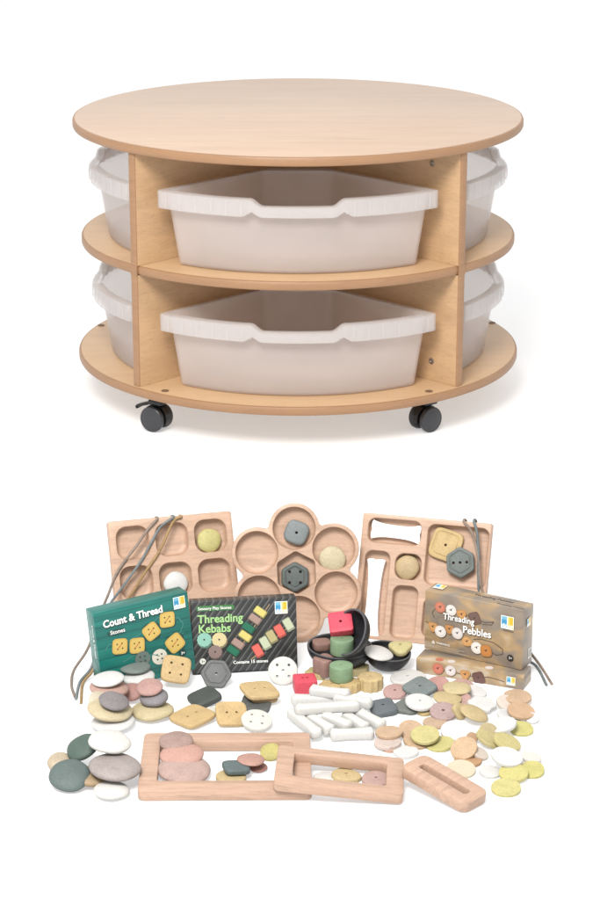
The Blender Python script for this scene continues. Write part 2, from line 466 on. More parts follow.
def rrect(x0, y0, x1, y1, r, n=7):
    r = min(r, (x1-x0)/2-1e-5, (y1-y0)/2-1e-5); o = []
    for cx, cy, a0 in ((x1-r, y1-r, 0), (x0+r, y1-r, 90), (x0+r, y0+r, 180), (x1-r, y0+r, 270)):
        for k in range(n+1):
            a = R(a0+90*k/n); o.append((cx+r*math.cos(a), cy+r*math.sin(a)))
    return o
def inset_rings(ol, prof, smoothc=None):
    """rings of an outline shrunk by off towards its centre of bounds"""
    xs = [p[0] for p in ol]; ys = [p[1] for p in ol]; cx, cy = (min(xs)+max(xs))/2, (min(ys)+max(ys))/2; hx, hy = (max(xs)-min(xs))/2, (max(ys)-min(ys))/2
    return [[Vector((cx+(x-cx)*(1-off/hx), cy+(y-cy)*(1-off/hy), z)) for x, y in ol] for off, z in prof]
def recess(bm, ol, depth, soft=.006):
    prof = [(-.0010, .004), (-.0010, .0004), (0, -.0008), (.0006, -depth*.5)]
    for k in range(0, 6):
        th = math.pi/2*k/5; prof.append((.0008+soft*(1-math.cos(th)), -(depth-soft*.8)-soft*.8*math.sin(th)))
    add_rings(bm, inset_rings(ol, prof))
def board_body(ol, T, b=.002):
    bm = bmesh.new(); prof = [(b, -T), (b*.3, -T+b*.3), (0, -T+b), (0, -b), (b*.3, -b*.3), (b, 0)]
    add_rings(bm, inset_rings(ol, prof)); return bmesh_me(bm)
DEP = .0140
# 1: square board with six visible square recesses
B1 = Board((-.1795, -1.3317, 0), 14.8, 24)
W1, H1 = .192, .187
b1 = link('sorting_board', board_body(rrect(-W1/2, 0, W1/2, H1, .004), .020), M_TOY, None, B1.M)
bm = bmesh.new(); cw = .0505; gp_ = (W1-3*cw)/4
for i in range(3):
    for j in range(3):
        x = -W1/2+gp_+i*(cw+gp_); y = H1-gp_-cw-j*(cw+gp_)
        recess(bm, rrect(x, y, x+cw, y+cw, .0165), DEP, .008)
boolean(b1, bmesh_me(bm))
tag(b1, 'square wooden sorting board with nine rounded hollows, leaning behind the teal box', 'sorting board', 'wooden sorting boards')
# 2: flower board
B2 = Board((-.0053, -1.3493, 0), 0, 20)
cx, cy = B2.uv(296.5, 577); sc = 1/pxm(B2.o+B2.U*.1); dp, rp = 44.5*sc, 25.5*sc
hh = cy; ol = []
rot2 = R(3)
for i in range(216):
    a = 2*math.pi*i/216; k = (a-rot2-math.pi/6*0+math.pi/6) % (math.pi/3)-math.pi/6
    # petals at 90 deg + k*60
    k = (a-rot2-math.pi/2+math.pi/6) % (math.pi/3)-math.pi/6
    r = dp*math.cos(k)+math.sqrt(max(rp*rp-(dp*math.sin(k))**2, 0)); ol.append([r, a])
for _ in range(4): ol = [[(ol[i-1][0]+ol[i][0]*2+ol[(i+1) % 216][0])/4, ol[i][1]] for i in range(216)]
ol = [(cx+r*math.cos(a), cy+r*math.sin(a)) for r, a in ol]
lo = min(p[1] for p in ol); ol = [(x, y-lo) for x, y in ol]; B2.o = B2.o+B2.U*0; cy -= lo
B2.o = B2.o+Vector((0, 0, 0)); B2.M = basis(B2.o+B2.U*0, B2.X, B2.U, B2.N)
FLSH = lo
B2.o = B2.o+B2.U*lo*0
b2 = link('sorting_board', board_body(ol, .020), M_TOY, None, B2.M)
bm = bmesh.new(); pet = []
hx = [(cx+21.6*sc*min(1/math.cos(((2*math.pi*i/48-rot2+math.pi/6) % (math.pi/3))-math.pi/6)*.88, .985)*math.cos(2*math.pi*i/48), cy+21.6*sc*min(1/math.cos(((2*math.pi*i/48-rot2+math.pi/6) % (math.pi/3))-math.pi/6)*.88, .985)*math.sin(2*math.pi*i/48)) for i in range(48)]
recess(bm, hx, DEP, .006)
for k in range(6):
    a = rot2+math.pi/2+k*math.pi/3; x, y = cx+dp*math.cos(a), cy+dp*math.sin(a); pet.append((x, y))
    recess(bm, [(x+21.4*sc*math.cos(2*math.pi*i/40), y+21.4*sc*math.sin(2*math.pi*i/40)) for i in range(40)], DEP, .009)
boolean(b2, bmesh_me(bm))
tag(b2, 'flower shaped wooden board with six round hollows around a hexagon, behind the black box', 'sorting board', 'wooden sorting boards')
# 3: board with slots
B3 = Board((.1752, -1.3525, 0), -14.3, 22.3)
W3, H3 = .199, .191
b3 = link('sorting_board', board_body(rrect(-W3/2, 0, W3/2, H3, .004), .020), M_TOY, None, B3.M)
bm = bmesh.new()
def rc3(xa, ya, xb, yb, rad):   # recess from pixel corners (top left, bottom right), along the board's own axes
    u0, v1 = B3.uv(xa, ya); u1, v0 = B3.uv(xb, yb)
    recess(bm, rrect(min(u0, u1), min(v0, v1), max(u0, u1), max(v0, v1), rad), DEP, .006); return ((u0+u1)/2, (v0+v1)/2)
sl1 = rc3(369, 517, 420, 546.5, .012)
sl2 = rc3(365.5, 549.5, 383, 637, .012)
rd3 = rc3(396, 552.5, 420, 581, .014)
sl3 = rc3(393.5, 584.5, 414, 640, .012)
big = rc3(428.5, 523.5, 484.5, 590, .012)
rc3(424, 597, 476, 642, .012)
boolean(b3, bmesh_me(bm))
tag(b3, 'wooden board with long slots and square hollows, leaning behind the threading pebbles box', 'sorting board', 'wooden sorting boards')

# ------------------------------------------------------------------ stones
VW = None
def stone(kind, px, py, a, b, ang, base, col, label, cat='stone', group=None, holes=0, t=.0028, ay=1.0, spin=0, groove=False, name=None, wob=0, dome=.12, edge=None, hr=None, sq=False, nrm=None, rough=.62):
    """(px,py) centre, a/b half sizes in photo pixels, ang clockwise tilt of the long axis, base = height of what it lies on"""
    p0 = P(px, py, base+.008); k = pxm(p0); A = a/k; Bq = b/k
    tt = t
    tc = tt/A; c2 = ((Bq/A)**2-tc*tc)/(1-tc*tc) if tc < 1 else .2
    c = math.sqrt(max(min(c2, 1), .18))
    v = (CO-p0).normalized(); r = (RT-v*RT.dot(v)).normalized(); u = v.cross(r)*1
    if u.z < 0: u = -u
    th = R(ang); X = r*math.cos(th)-u*math.sin(th); m = u*math.cos(th)+r*math.sin(th)
    n = v*c+m*math.sqrt(1-c*c)
    if nrm is not None: n = Vector(nrm).normalized(); X = (X-n*X.dot(n)).normalized()
    Y = n.cross(X)
    ext = math.sqrt((A*A)*max(0, 1-n.z*n.z)*(1.0 if ay > .9 else .9)+(tt*n.z)**2)
    pos = P(px, py, base+ext)
    sp = R(spin); X2 = X*math.cos(sp)+Y*math.sin(sp); Y2 = n.cross(X2)
    if kind == 'pebble': me = pebble_mesh(A, tt, ay, seed=px*.37+py*.11, wob=.035)
    else: me = stone_mesh(kind, A, tt, ay, groove=groove, wob=wob, seed=px*.13, dome=dome, edge=edge)
    nm = name or ('pebble' if kind == 'pebble' else 'wooden_disc')
    o = link(nm, me, mat_stone(col, rough), None, basis(pos, X2, Y2, n), 50)
    if holes: boolean(o, holes_mesh(hole_pts(holes, A), hr or .0019, .03, square=sq))
    tag(o, label, cat, group); return o

WH, CR, SAND, GRY, DKG, PNK, MAU, TAN, YEL, OLV = (236, 234, 230), (226, 212, 180), (214, 190, 140), (140, 133, 134), (84, 100, 94), (205, 152, 138), (176, 158, 152), (218, 178, 136), (219, 204, 112), (206, 184, 108)
GP = 'large sorting pebbles stacked at the left'
# back left stack
pb = dict(group=GP, cat='pebble')
stone('pebble', 113, 722, 22, 8.5, -6, 0, WH, 'white pebble at the very bottom of the back left stack', t=.008, **pb)
stone('pebble', 107, 705, 20, 11, 30, .006, CR, 'cream pebble poking out upper left behind the sandy one', t=.008, **pb)
stone('pebble', 109.5, 709, 23, 12.5, 8, .014, (219, 199, 152), 'wide sandy pebble under the grey brown one in the left stack', t=.009, **pb)
stone('pebble', 114, 701, 15.5, 9.5, 12, .030, (134, 126, 126), 'grey brown pebble lying on the wide sandy one', t=.007, **pb)
stone('pebble', 109, 688, 20, 9, 3, .020, (206, 160, 142), 'pink pebble directly beneath the topmost white pebble', t=.008, **pb)
stone('pebble', 108, 679, 16.7, 8, -8, .034, WH, 'topmost white pebble on the pink one near the lace ends', t=.006, **pb)
stone('pebble', 131, 692, 13, 9, -10, .004, (196, 140, 128), 'dull pink pebble wedged between the two back stacks', t=.008, **pb)
stone('pebble', 139, 677, 16, 8, -5, .010, WH, 'white pebble under the dark green one by the teal box', t=.008, **pb)
stone('pebble', 135, 667, 15.5, 7.5, -2, .024, (112, 124, 118), 'dark green pebble on a white one against the teal box', t=.006, **pb)
stone('pebble', 152, 710.5, 21.5, 10.5, -4, 0, (214, 194, 140), 'sandy pebble at the bottom of the pink topped stack', t=.009, **pb)
stone('pebble', 154, 697.5, 14.5, 9.5, -8, .016, (146, 140, 144), 'grey pebble between the pink top and the sandy bottom', t=.009, **pb)
stone('pebble', 149.5, 687, 13.5, 9, -8, .032, (202, 152, 140), 'pink pebble topping the stack on grey and sandy ones', t=.006, **pb)
# front left stack
stone('pebble', 60, 762, 13, 10, -10, 0, (206, 184, 150), 'tan pebble half hidden behind the round dark green one', t=.009, **pb)
stone('pebble', 93, 776, 21, 9, 3, 0, (184, 152, 106), 'brown sandy pebble under the big grey mauve one', t=.009, **pb)
stone('pebble', 83, 747, 17.5, 12, -32, .016, (78, 100, 90), 'dark green pebble slanting beneath the front white oval', t=.009, **pb)
stone('pebble', 115, 767, 26, 14.5, 3, .014, (176, 162, 156), 'largest grey mauve pebble of the front left pile', t=.011, **pb)
stone('pebble', 110, 741.6, 21.5, 12, 6, .036, (232, 229, 220), 'big white oval pebble on top of the front left pile', t=.009, **pb)
stone('pebble', 69.5, 775.6, 20.5, 16.5, -6, .002, (92, 108, 104), 'round dark green pebble standing leftmost in the front pile', t=.009, **pb)
stone('pebble', 111.5, 790, 19, 8.3, 1, 0, (234, 231, 222), 'flat white pebble lying foremost in the front left pile', t=.007, **pb)

BT = 'buttons and stones from the boxes'
bt = dict(group='flat threading stones in the middle', cat='stone button', name='stone_button')
stone('square', 176, 669.5, 15.5, 14.2, 12, .010, (218, 180, 106), 'mustard square button with four holes standing against the teal box', holes=4, t=.0035, spin=3, groove=False, **bt)
stone('hex', 216.2, 674, 15.5, 15, 3, 0, (106, 108, 106), 'grey hexagon button with grooved edge standing against the black box', holes=1, t=.0035, spin=30, groove=True, **bt)
stone('square', 204.5, 697.5, 16, 8.5, -14, 0, (74, 80, 76), 'dark green grey slab lying below the grey hexagon', t=.005, spin=20, **bt)
stone('square', 192.5, 716.5, 20.5, 9.8, -6, .003, (218, 180, 108), 'mustard square button lying flat nearest the pink topped stack', holes=2, t=.0035, spin=40, **bt)
stone('round', 213, 711.5, 8, 4, 10, 0, (230, 224, 210), 'small white disc peeking between two mustard squares', t=.0025, **bt)
stone('square', 231.5, 714, 17, 12.5, 8, .003, (220, 182, 108), 'tilted mustard square button touching the white four hole disc', holes=2, t=.0035, spin=12, **bt)
stone('square', 256, 704, 16, 9, 2, 0, (92, 94, 92), 'dark grey square button under a mustard slab and white disc', holes=1, t=.004, spin=-8, **bt)
stone('round', 256.8, 720.5, 15.8, 10.2, 8, .004, (230, 226, 214), 'white round button with four holes lying in front', holes=4, t=.003, **bt)
stone('square', 262, 695.5, 15, 6.5, 6, .006, (190, 150, 92), 'brownish slab directly beneath the two hole mustard slab', t=.0035, spin=20, **bt)
stone('square', 259.5, 690.5, 19, 8.3, 6, .014, (222, 186, 116), 'mustard slab with two holes on top of darker stones', holes=2, t=.0035, spin=25, **bt)
stone('round', 283, 671, 14.8, 14.3, 0, 0, (236, 233, 224), 'white round button with five holes standing against the black box', holes=5, t=.003, hr=.0021, **bt)
# inside the long frame
fr = dict(group='pebbles inside the wooden frames', cat='pebble')
stone('pebble', 176, 741, 17.5, 10, -4, .018, (184, 148, 134), 'rearmost of three pinkish brown pebbles in the left frame', t=.007, **fr)
stone('pebble', 181.5, 754.5, 22, 12.5, -2, .010, (216, 158, 138), 'middle and pinkest of three overlapping pebbles in the left frame', t=.008, **fr)
stone('pebble', 184.5, 769.5, 27, 15, 2, .001, (200, 164, 150), 'frontmost and biggest of three overlapping pink pebbles in the left frame', t=.009, **fr)
stone('round', 231, 777.5, 15.5, 6.6, 2, 0, (216, 186, 122), 'sandy disc with one hole near the front bar of the left frame', t=.0035, holes=1, group='pebbles inside the wooden frames', cat='stone button', name='stone_button')
stone('pebble', 258, 767, 9.5, 5.5, 0, 0, (176, 120, 106), 'small dark pink pebble below the flat pink one', t=.004, **fr)
stone('square', 236, 767.5, 14, 6.2, 4, .008, (92, 108, 108), 'dark blue grey stone lying on the sandy disc', t=.004, spin=15, **fr)
stone('pebble', 251, 759.5, 14, 5.6, 2, .012, (204, 150, 130), 'flat pink pebble bridging stones in the left frame', t=.004, **fr)
stone('pebble', 271, 752, 11, 9, -10, .0, (206, 192, 88), 'olive yellow stone partly under the middle frame', t=.005, **fr)
stone('blob', 346, 775.8, 15.5, 6.4, 5, 0, (220, 190, 124), 'sandy triangular stone with a hole inside the middle frame', t=.0035, holes=1, group='pebbles inside the wooden frames', cat='stone button', name='stone_button')
stone('round', 376, 779.6, 14.5, 7.8, 3, 0, (200, 158, 146), 'pink disc with a hole inside the middle frame', t=.0035, holes=1, group='pebbles inside the wooden frames', cat='stone button', name='stone_button')
stone('round', 325, 777.5, 12, 4.5, 0, 0, (234, 230, 224), 'white disc inside the middle frame left of sandy stone', t=.002, group='pebbles inside the wooden frames', cat='stone button', name='stone_button')

# threading pebbles, right middle
tp = dict(group='threading pebbles in front of the brown boxes', cat='threading pebble', name='threading_pebble')
stone('blob', 407.5, 677.5, 18.5, 6.4, -4, 0, (238, 235, 228), 'irregular white threading pebble behind the blue grey diamond', t=.003, holes=1, **tp)
stone('round', 395, 692, 12, 7.4, -2, 0, (204, 158, 148), 'pink round threading pebble leftmost, beside the yellow scalloped stone', t=.0035, holes=1, **tp)
stone('square', 383, 708, 14, 8.5, 0, 0, (98, 106, 110), 'blue grey square threading pebble at the right ends of the white bones', t=.0055, spin=20, holes=1, **tp)
stone('triangle', 406, 707, 13.5, 8.5, 5, 0, (112, 118, 110), 'grey green triangular pebble under the tilted white disc', t=.004, spin=200, **tp)
stone('square', 420, 688, 15.5, 9.5, -2, .006, (118, 128, 126), 'speckled blue grey diamond pebble with one hole', t=.004, spin=42, holes=1, wob=.0006, **tp)
stone('round', 437.5, 685, 12, 8, -8, 0, (208, 150, 138), 'salmon pebble right of the blue grey diamond', t=.004, **tp)
stone('round', 463, 687.5, 12.5, 7.5, 12, 0, (212, 164, 150), 'salmon pebble behind the upper sandy oval, near the box', t=.004, **tp)
stone('blob', 476, 691.5, 11, 6, 14, 0, (234, 230, 226), 'white pebble behind the salmon one, touching the box', t=.003, **tp)
stone('round', 462, 701, 10, 7, -20, 0, (206, 158, 146), 'small salmon pebble between two sandy ovals', t=.004, **tp)
stone('pebble', 457, 688, 14.5, 6.6, 3, .012, (216, 194, 134), 'upper sandy oval pebble resting on salmon ones', t=.0045, **tp)
stone('pebble', 447.5, 698, 15, 7, 7, .008, (214, 188, 124), 'lower sandy oval pebble above the mauve disc', t=.0045, **tp)
stone('round', 424.5, 712, 7, 3.6, 0, 0, (214, 186, 110), 'small mustard stone peeking out under the tilted white disc', t=.003, **tp)
stone('round', 419.7, 702.3, 14.7, 7.8, 8, .010, (240, 238, 232), 'tilted white disc with a hole in front of the diamond', t=.003, holes=1, **tp)
stone('blob', 459.5, 711, 9, 7, 60, 0, (214, 188, 122), 'small sandy pebble right behind the mauve disc', t=.004, **tp)
stone('round', 443.2, 712, 13.6, 9.2, 4, .002, (192, 158, 152), 'mauve pink disc with a dark centre hole', t=.0035, holes=1, hr=.0023, **tp)
stone('pebble', 474, 713, 15.5, 6.6, 26, .004, (216, 188, 124), 'long sandy pebble slanting down beside the white wavy one', t=.0045, **tp)
stone('wavy', 482, 704.5, 15, 7.8, 8, .004, (240, 238, 232), 'white wavy edged pebble near the right box corner', t=.0035, **tp)

# wooden / stone discs, right front
wd = dict(group='flat round discs scattered at the right', cat='disc')
D = [ # px,py,a,b,ang,base,colour,label
 (411, 730, 13, 9.5, 8, 0, TAN, 'tan disc leaning behind the olive yellow disc'),
 (389, 732.5, 13.8, 5.2, 0, .008, TAN, 'flat tan disc on a pale one, leftmost of the scattered discs'),
 (387.5, 743, 13.8, 5.6, -2, .003, (226, 202, 188), 'pale pinkish disc right under the leftmost tan disc'),
 (390, 748, 8, 4, 0, 0, (222, 172, 140), 'orange pink disc at the bottom near the middle frame corner'),
 (435, 723, 12.3, 5.2, 4, 0, (216, 178, 140), 'tan disc behind, below the mauve disc'),
 (416, 741.5, 13, 7, 14, 0, (216, 176, 128), 'tan disc under the olive yellow disc'),
 (440, 744, 14.5, 7.2, -6, 0, (214, 204, 108), 'bright yellow disc half under the olive yellow disc'),
 (425, 735, 14.6, 9, -2, .009, (214, 200, 116), 'olive yellow disc on top of tan ones'),
 (455.5, 731, 15, 10, 3, .003, (240, 238, 236), 'large white disc with a faint grey mark in the middle'),
 (472, 738, 6, 6.5, 50, 0, (206, 158, 112), 'tan disc edge showing right of the large white disc'),
 (406, 752, 13, 5.5, 0, 0, (238, 236, 232), 'white disc lying flat behind the slotted frame'),
 (468, 760.5, 14, 4.2, 3, 0, (206, 152, 96), 'brown disc flat under the standing tan disc'),
 (480, 753.5, 9, 5, 35, 0, (226, 208, 190), 'thin pale disc on edge right of the standing tan disc'),
 (464, 748.5, 13.8, 11, -24, .002, (220, 180, 132), 'upright tan disc leaning above the brown one'),
 (517.5, 697, 14.2, 7, 4, .006, (218, 178, 136), 'upper of two tan discs at the far right'),
 (507, 703, 11, 7, 20, 0, (234, 214, 196), 'pale disc under the two far right tan discs'),
 (510, 716, 13, 6, 14, 0, (240, 238, 234), 'white disc under the lower far right tan disc'),
 (532, 718.5, 7, 5.5, 10, 0, (238, 236, 234), 'small white disc at the right edge of the group'),
 (521, 711, 14, 7.8, 12, .006, (218, 174, 126), 'lower of two tan discs at the far right'),
 (489, 733, 11, 8.5, 50, 0, (208, 186, 126), 'olive disc hidden left of the slanting white disc'),
 (488.5, 738.5, 13.5, 6.4, 32, .001, (216, 198, 122), 'olive yellow disc tilted down, left of its twin'),
 (521.5, 729, 12, 7.2, 8, 0, (214, 204, 100), 'yellow disc under the right end of the slanting white disc'),
 (502.5, 725.2, 14.3, 7.2, -14, .008, (240, 238, 234), 'slanting white disc on top of yellow ones'),
 (507, 742, 14.5, 7, 26, .003, (214, 198, 112), 'olive yellow disc tilted down below the slanting white disc'),
 (532, 770, 12.5, 8.5, 0, 0, (214, 204, 96), 'yellow disc tucked behind on the far right front'),
 (513.5, 773, 14.8, 8.8, 2, .004, (220, 208, 104), 'bright yellow disc below the large tilted white disc'),
 (507, 757, 16, 9, 14, .012, (240, 238, 234), 'large tilted white disc above two yellow discs'),
 (531, 757.5, 10.5, 5, 14, .004, (238, 228, 216), 'narrow white disc behind the large tilted white disc'),
 (490, 772, 11, 6, 10, 0, (238, 236, 230), 'white disc lying between pale and yellow discs in front'),
 (461, 769.5, 14.8, 9, 3, 0, (228, 212, 176), 'pale sandy disc just behind the slotted frame'),
 (506, 788, 15, 9, 2, 0, (218, 206, 112), 'frontmost yellow disc by itself at lower right'),
]
for px, py, a, b, ang, base, col, lab in D:
    o = stone('round', px, py, a, b, ang, base, col, lab, t=.0024, edge=.0009, dome=.10, **wd)
# grey mark in the large white disc
# kebab stones in the middle
ks = dict(group='chunky threading stones around the bowls', cat='threading stone', name='threading_stone')
def chunk(kind, px, py, a, hpx, base, col, label, holes=1, spin=0, nrm=(0, 0, 1), hr=.0018, ridges=False):
    """upright chunky stone: (px,py) centre of the top face, a half width, hpx height of the side in photo pixels"""
    p0 = P(px, py, base+.02); k = pxm(p0); A = a/k; H = hpx/k/math.cos(R(25)); top = base+H
    n = Vector(nrm).normalized(); pos = P(px, py, top)-n*H/2
    X = (RT-n*RT.dot(n)).normalized(); Y = n.cross(X); sp = R(spin); X2 = X*math.cos(sp)+Y*math.sin(sp); Y2 = n.cross(X2)
    ol = outline(kind, 60); bm = bmesh.new(); e = .0016; rings = []
    zs = [(-H/2, e), (-H/2+e*.3, e*.3), (-H/2+e, 0)]
    m = 9 if ridges else 3
    for i in range(1, m): 
        zs.append((-H/2+e+(H-2*e)*i/m, (.0006 if i % 2 else 0) if ridges else 0))
    zs += [(H/2-e, 0), (H/2-e*.3, e*.3), (H/2, e), (H/2+.0002, A*.4)]
    for z, off in zs: rings.append([Vector((x*(A-off), y*(A-off), z)) for x, y in ol])
    add_rings(bm, rings); o = link('threading_stone', bmesh_me(bm), mat_stone(col, .55), None, basis(pos, X2, Y2, n), 40)
    if holes: boolean(o, holes_mesh(hole_pts(holes, A*.62), hr, .05))
    tag(o, label, 'threading stone', ks['group']); return o
chunk('wavy', 317, 671, 12.5, 5, 0, (214, 196, 120), 'pale yellow flat stone behind the brown lobed one', 1)
chunk('wavy', 357.5, 665.5, 12, 7, 0, (212, 190, 126), 'sandy stone right behind the front green cylinder', 1, 15)
chunk('scallop', 370.5, 676, 13.2, 12, 0, (224, 192, 122), 'yellow scalloped stone standing rightmost near the white bones', 1, ridges=True)
chunk('scallop', 349, 681, 12, 9, 0, (222, 186, 112), 'yellow scalloped stone under the front green cylinder', 1, 10)
chunk('wavy', 331.5, 683.5, 13, 7, .002, (224, 188, 114), 'yellow wavy stone right of the front red cube', 1, 5)
chunk('lobed', 325, 657.5, 11.8, 16, .005, (178, 132, 118), 'reddish brown lobed stone in front of the stacked bowls', 1, 0)
chunk('round', 341.2, 664.5, 11.8, 14.5, .014, (142, 180, 130), 'front green cylinder standing on yellow stones', 1)
chunk('cube', 305, 677.5, 12.6, 13.5, 0, (230, 86, 104), 'front red cube with two holes, left of the bones', 2, 8, hr=.0022)

# ------------------------------------------------------------------ bowls
def bowl(px, py, a, depth, base, n, label):
    p0 = P(px, py, base); k = pxm(p0); A = a/k; Dp = depth/k; n = Vector(n).normalized()
    pos = P(px, py, base); X = (RT-n*RT.dot(n)).normalized(); Y = n.cross(X)
    bm = bmesh.new(); N = 56; th = .0032; prof = []
    for i in range(1, 13):
        u = i/12; a_ = math.pi/2*u; prof.append((A*math.sin(a_)**.8, -Dp*math.cos(a_)**1.1))
    inn = [(max(r-th, .002), z+th*(1-i/12*.95)) for i, (r, z) in enumerate(prof)]
    top = [(A-.0002, .0008), (A-th*.5, .0014), (A-th+.0004, .0008)]
    allp = prof+top+list(reversed(inn))
    F = add_rings(bm, [[Vector((r*math.cos(2*math.pi*i/N), r*math.sin(2*math.pi*i/N), z)) for i in range(N)] for r, z in allp])
    for f in F:
        if f.calc_center_median().z > .0003 and len(f.verts) == 4: f.material_index = 1
    o = link('bowl', bmesh_me(bm), [M_BOWL, M_RIM], None, basis(pos, X, Y, n), 50)
    tag(o, label, 'bowl', 'small black stone bowls'); return pos, n, A
bowl(340, 646, 33, 22, .033, (.03, 0, 1), 'upright black bowl behind the green cylinder, holding the leaning bowl')
bowl(349, 632, 24.5, 17, .070, (-.74, -.50, .50), 'black bowl tipped on its side inside the upright bowl')
bowl(388, 651, 23.5, 19, .028, (.10, -.05, 1), 'low black bowl at right holding a white and a yellow pebble')
stone('pebble', 378.5, 653, 14.8, 7.4, 14, .027, (238, 235, 228), 'white oval pebble resting in the right black bowl', cat='pebble', t=.005, name='pebble')
stone('triangle', 400.5, 648, 13, 7.4, -2, .026, (218, 202, 128), 'yellow triangular pebble on the rim of the right black bowl', cat='pebble', t=.0045, holes=1, spin=-90, name='pebble', dome=.5)
chunk('soft_square', 321.5, 641, 9, 7, .028, (150, 110, 96), 'dark brown stone inside the upright black bowl', 0, 10)
chunk('round', 342, 638, 11.8, 14.5, .036, (140, 176, 128), 'rear green cylinder just below the red cube', 1)
chunk('cube', 340.5, 621, 13.4, 9, .066, (232, 84, 104), 'rear red cube on top of the bowls', 1, 6, (-.08, -.55, .8), hr=.0022)

# ------------------------------------------------------------------ white bones
def bone_mesh(L, rw, rt):
    bm = bmesh.new(); rings = []; n = 24; K = 18
    for k in range(K+1):
        s = k/K; x = (s-.5)*L; e = abs(s-.5)*2
        wd_ = rw*(.78+.24*e**2.2); tt = rt*(.86+.14*e**2)
        end = min(s, 1-s)*L; f = 1 if end > .004 else math.sqrt(max(1-((.004-end)/.004)**2, 0))*.45+.55
        if k in (0, K): f = .5
        rings.append([Vector((x, wd_*f*math.copysign(abs(math.cos(a))**.62, math.cos(a)), tt*f*math.copysign(abs(math.sin(a))**.62, math.sin(a)))) for a in [2*math.pi*i/n for i in range(n)]])
    add_rings(bm, rings); return bmesh_me(bm)
M_BONE = mat_stone((232, 230, 224), .55, .05, .12)
M_BONE_OVEREXP = mat_plain('overexposed_white_bone', (.86, .86, .85, 1), .5)  # brighter copy of the bone white, overexposure put into the colour
BN = [(291, 700, 338, 699, .004, 'long white bone at the back, under the topmost short bone'),
 (291, 712, 318, 735, .004, 'white bone slanting down at the left front of the bone pile'),
 (308, 716, 331, 731, .003, 'white bone second from left poking out of the pile front'),
 (324, 716, 350, 727, .005, 'white bone in the centre front beneath the long one'),
 (346, 716, 365, 728, .001, 'short white bone end right of the centre one'),
 (355, 711, 383, 726, .004, 'white bone slanting down at the right front of the pile'),
 (330, 735, 374, 733, 0, 'frontmost white bone lying level across the pile foot'),
 (334, 698, 372, 704, .010, 'white bone pointing right behind the long central bone'),
 (295, 710, 360, 705.5, .016, 'longest white bone lying level over the middle of the pile'),
 (310, 690, 350, 695, .016, 'topmost short white bone beside the front red cube')]
for x0, y0, x1, y1, base, lab in BN:
    zc = base+.0085; a = P(x0, y0, zc); b = P(x1, y1, zc); L = (b-a).length; X = (b-a).normalized(); Z = Vector((0, 0, 1)); Y = Z.cross(X)
    tag(link('counting_bone', bone_mesh(max(L, .050), .0094, .0084), M_BONE, None, basis((a+b)/2, X, Y, Z), 60), lab, 'counting bone', 'white bones heaped in the middle')

# ------------------------------------------------------------------ stones lying in the boards
def on_board(B, kind, px, py, a, col, label, t=.0035, holes=0, spin=0, ay=1, d=DEP-.0004, groove=False, hr=.0022, lift=0, tiltx=0, sq=False, cat='stone'):
    dd = d-t-lift; u, v = B.uv(px, py, dd); k = pxm(B.o); A = a/k
    if kind == 'pebble': me = pebble_mesh(A, t, ay, seed=px)
    else: me = stone_mesh(kind, A, t, ay, groove=groove)
    M = B.M @ Matrix.Translation((u, v, -dd)) @ Matrix.Rotation(R(spin), 4, 'Z') @ Matrix.Rotation(R(tiltx), 4, 'X')
    o = link('sorting_stone', me, mat_stone(col), None, M, 50)
    if holes: boolean(o, holes_mesh(hole_pts(holes, A), hr, .03, square=sq))
    tag(o, label, cat, 'stones set in the sorting boards'); return o
on_board(B1, 'pebble', 209, 540.5, 12.3, (216, 204, 110), 'yellow round stone in the upper right hollow of the square board', t=.006)
on_board(B1, 'pebble', 175.8, 583.5, 12.2, (238, 236, 232), 'white round stone in the centre hollow of the square board', t=.006)
on_board(B2, 'soft_square', 296.5, 532.5, 11.8, (124, 132, 132), 'blue grey squarish stone in the top petal of the flower board', t=.006, holes=1, spin=-22)
on_board(B2, 'pebble', 332.5, 559, 14, (216, 200, 154), 'pale sandy oval stone in the upper right petal of the flower board', t=.006, ay=.9, spin=-35)
on_board(B2, 'hex', 295, 577, 15.2, (92, 100, 96), 'dark hexagon stone with four holes in the middle of the flower board', t=.0055, holes=4, spin=0, groove=True, hr=.0028, sq=True)
on_board(B3, 'pebble', 407.3, 567.3, 12.2, (210, 180, 122), 'tan round stone in the small hollow of the slotted board', t=.006, cat='stone')
on_board(B3, 'square', 446, 545, 17, (222, 186, 110), 'mustard square stone with one hole in the largest hollow', t=.0035, holes=1, spin=-14, groove=True)
on_board(B3, 'hex', 460.5, 562.5, 15.5, (110, 118, 114), 'grey hexagon stone with three holes overlapping the mustard square', t=.0035, holes=3, spin=8, lift=.0072, groove=True)
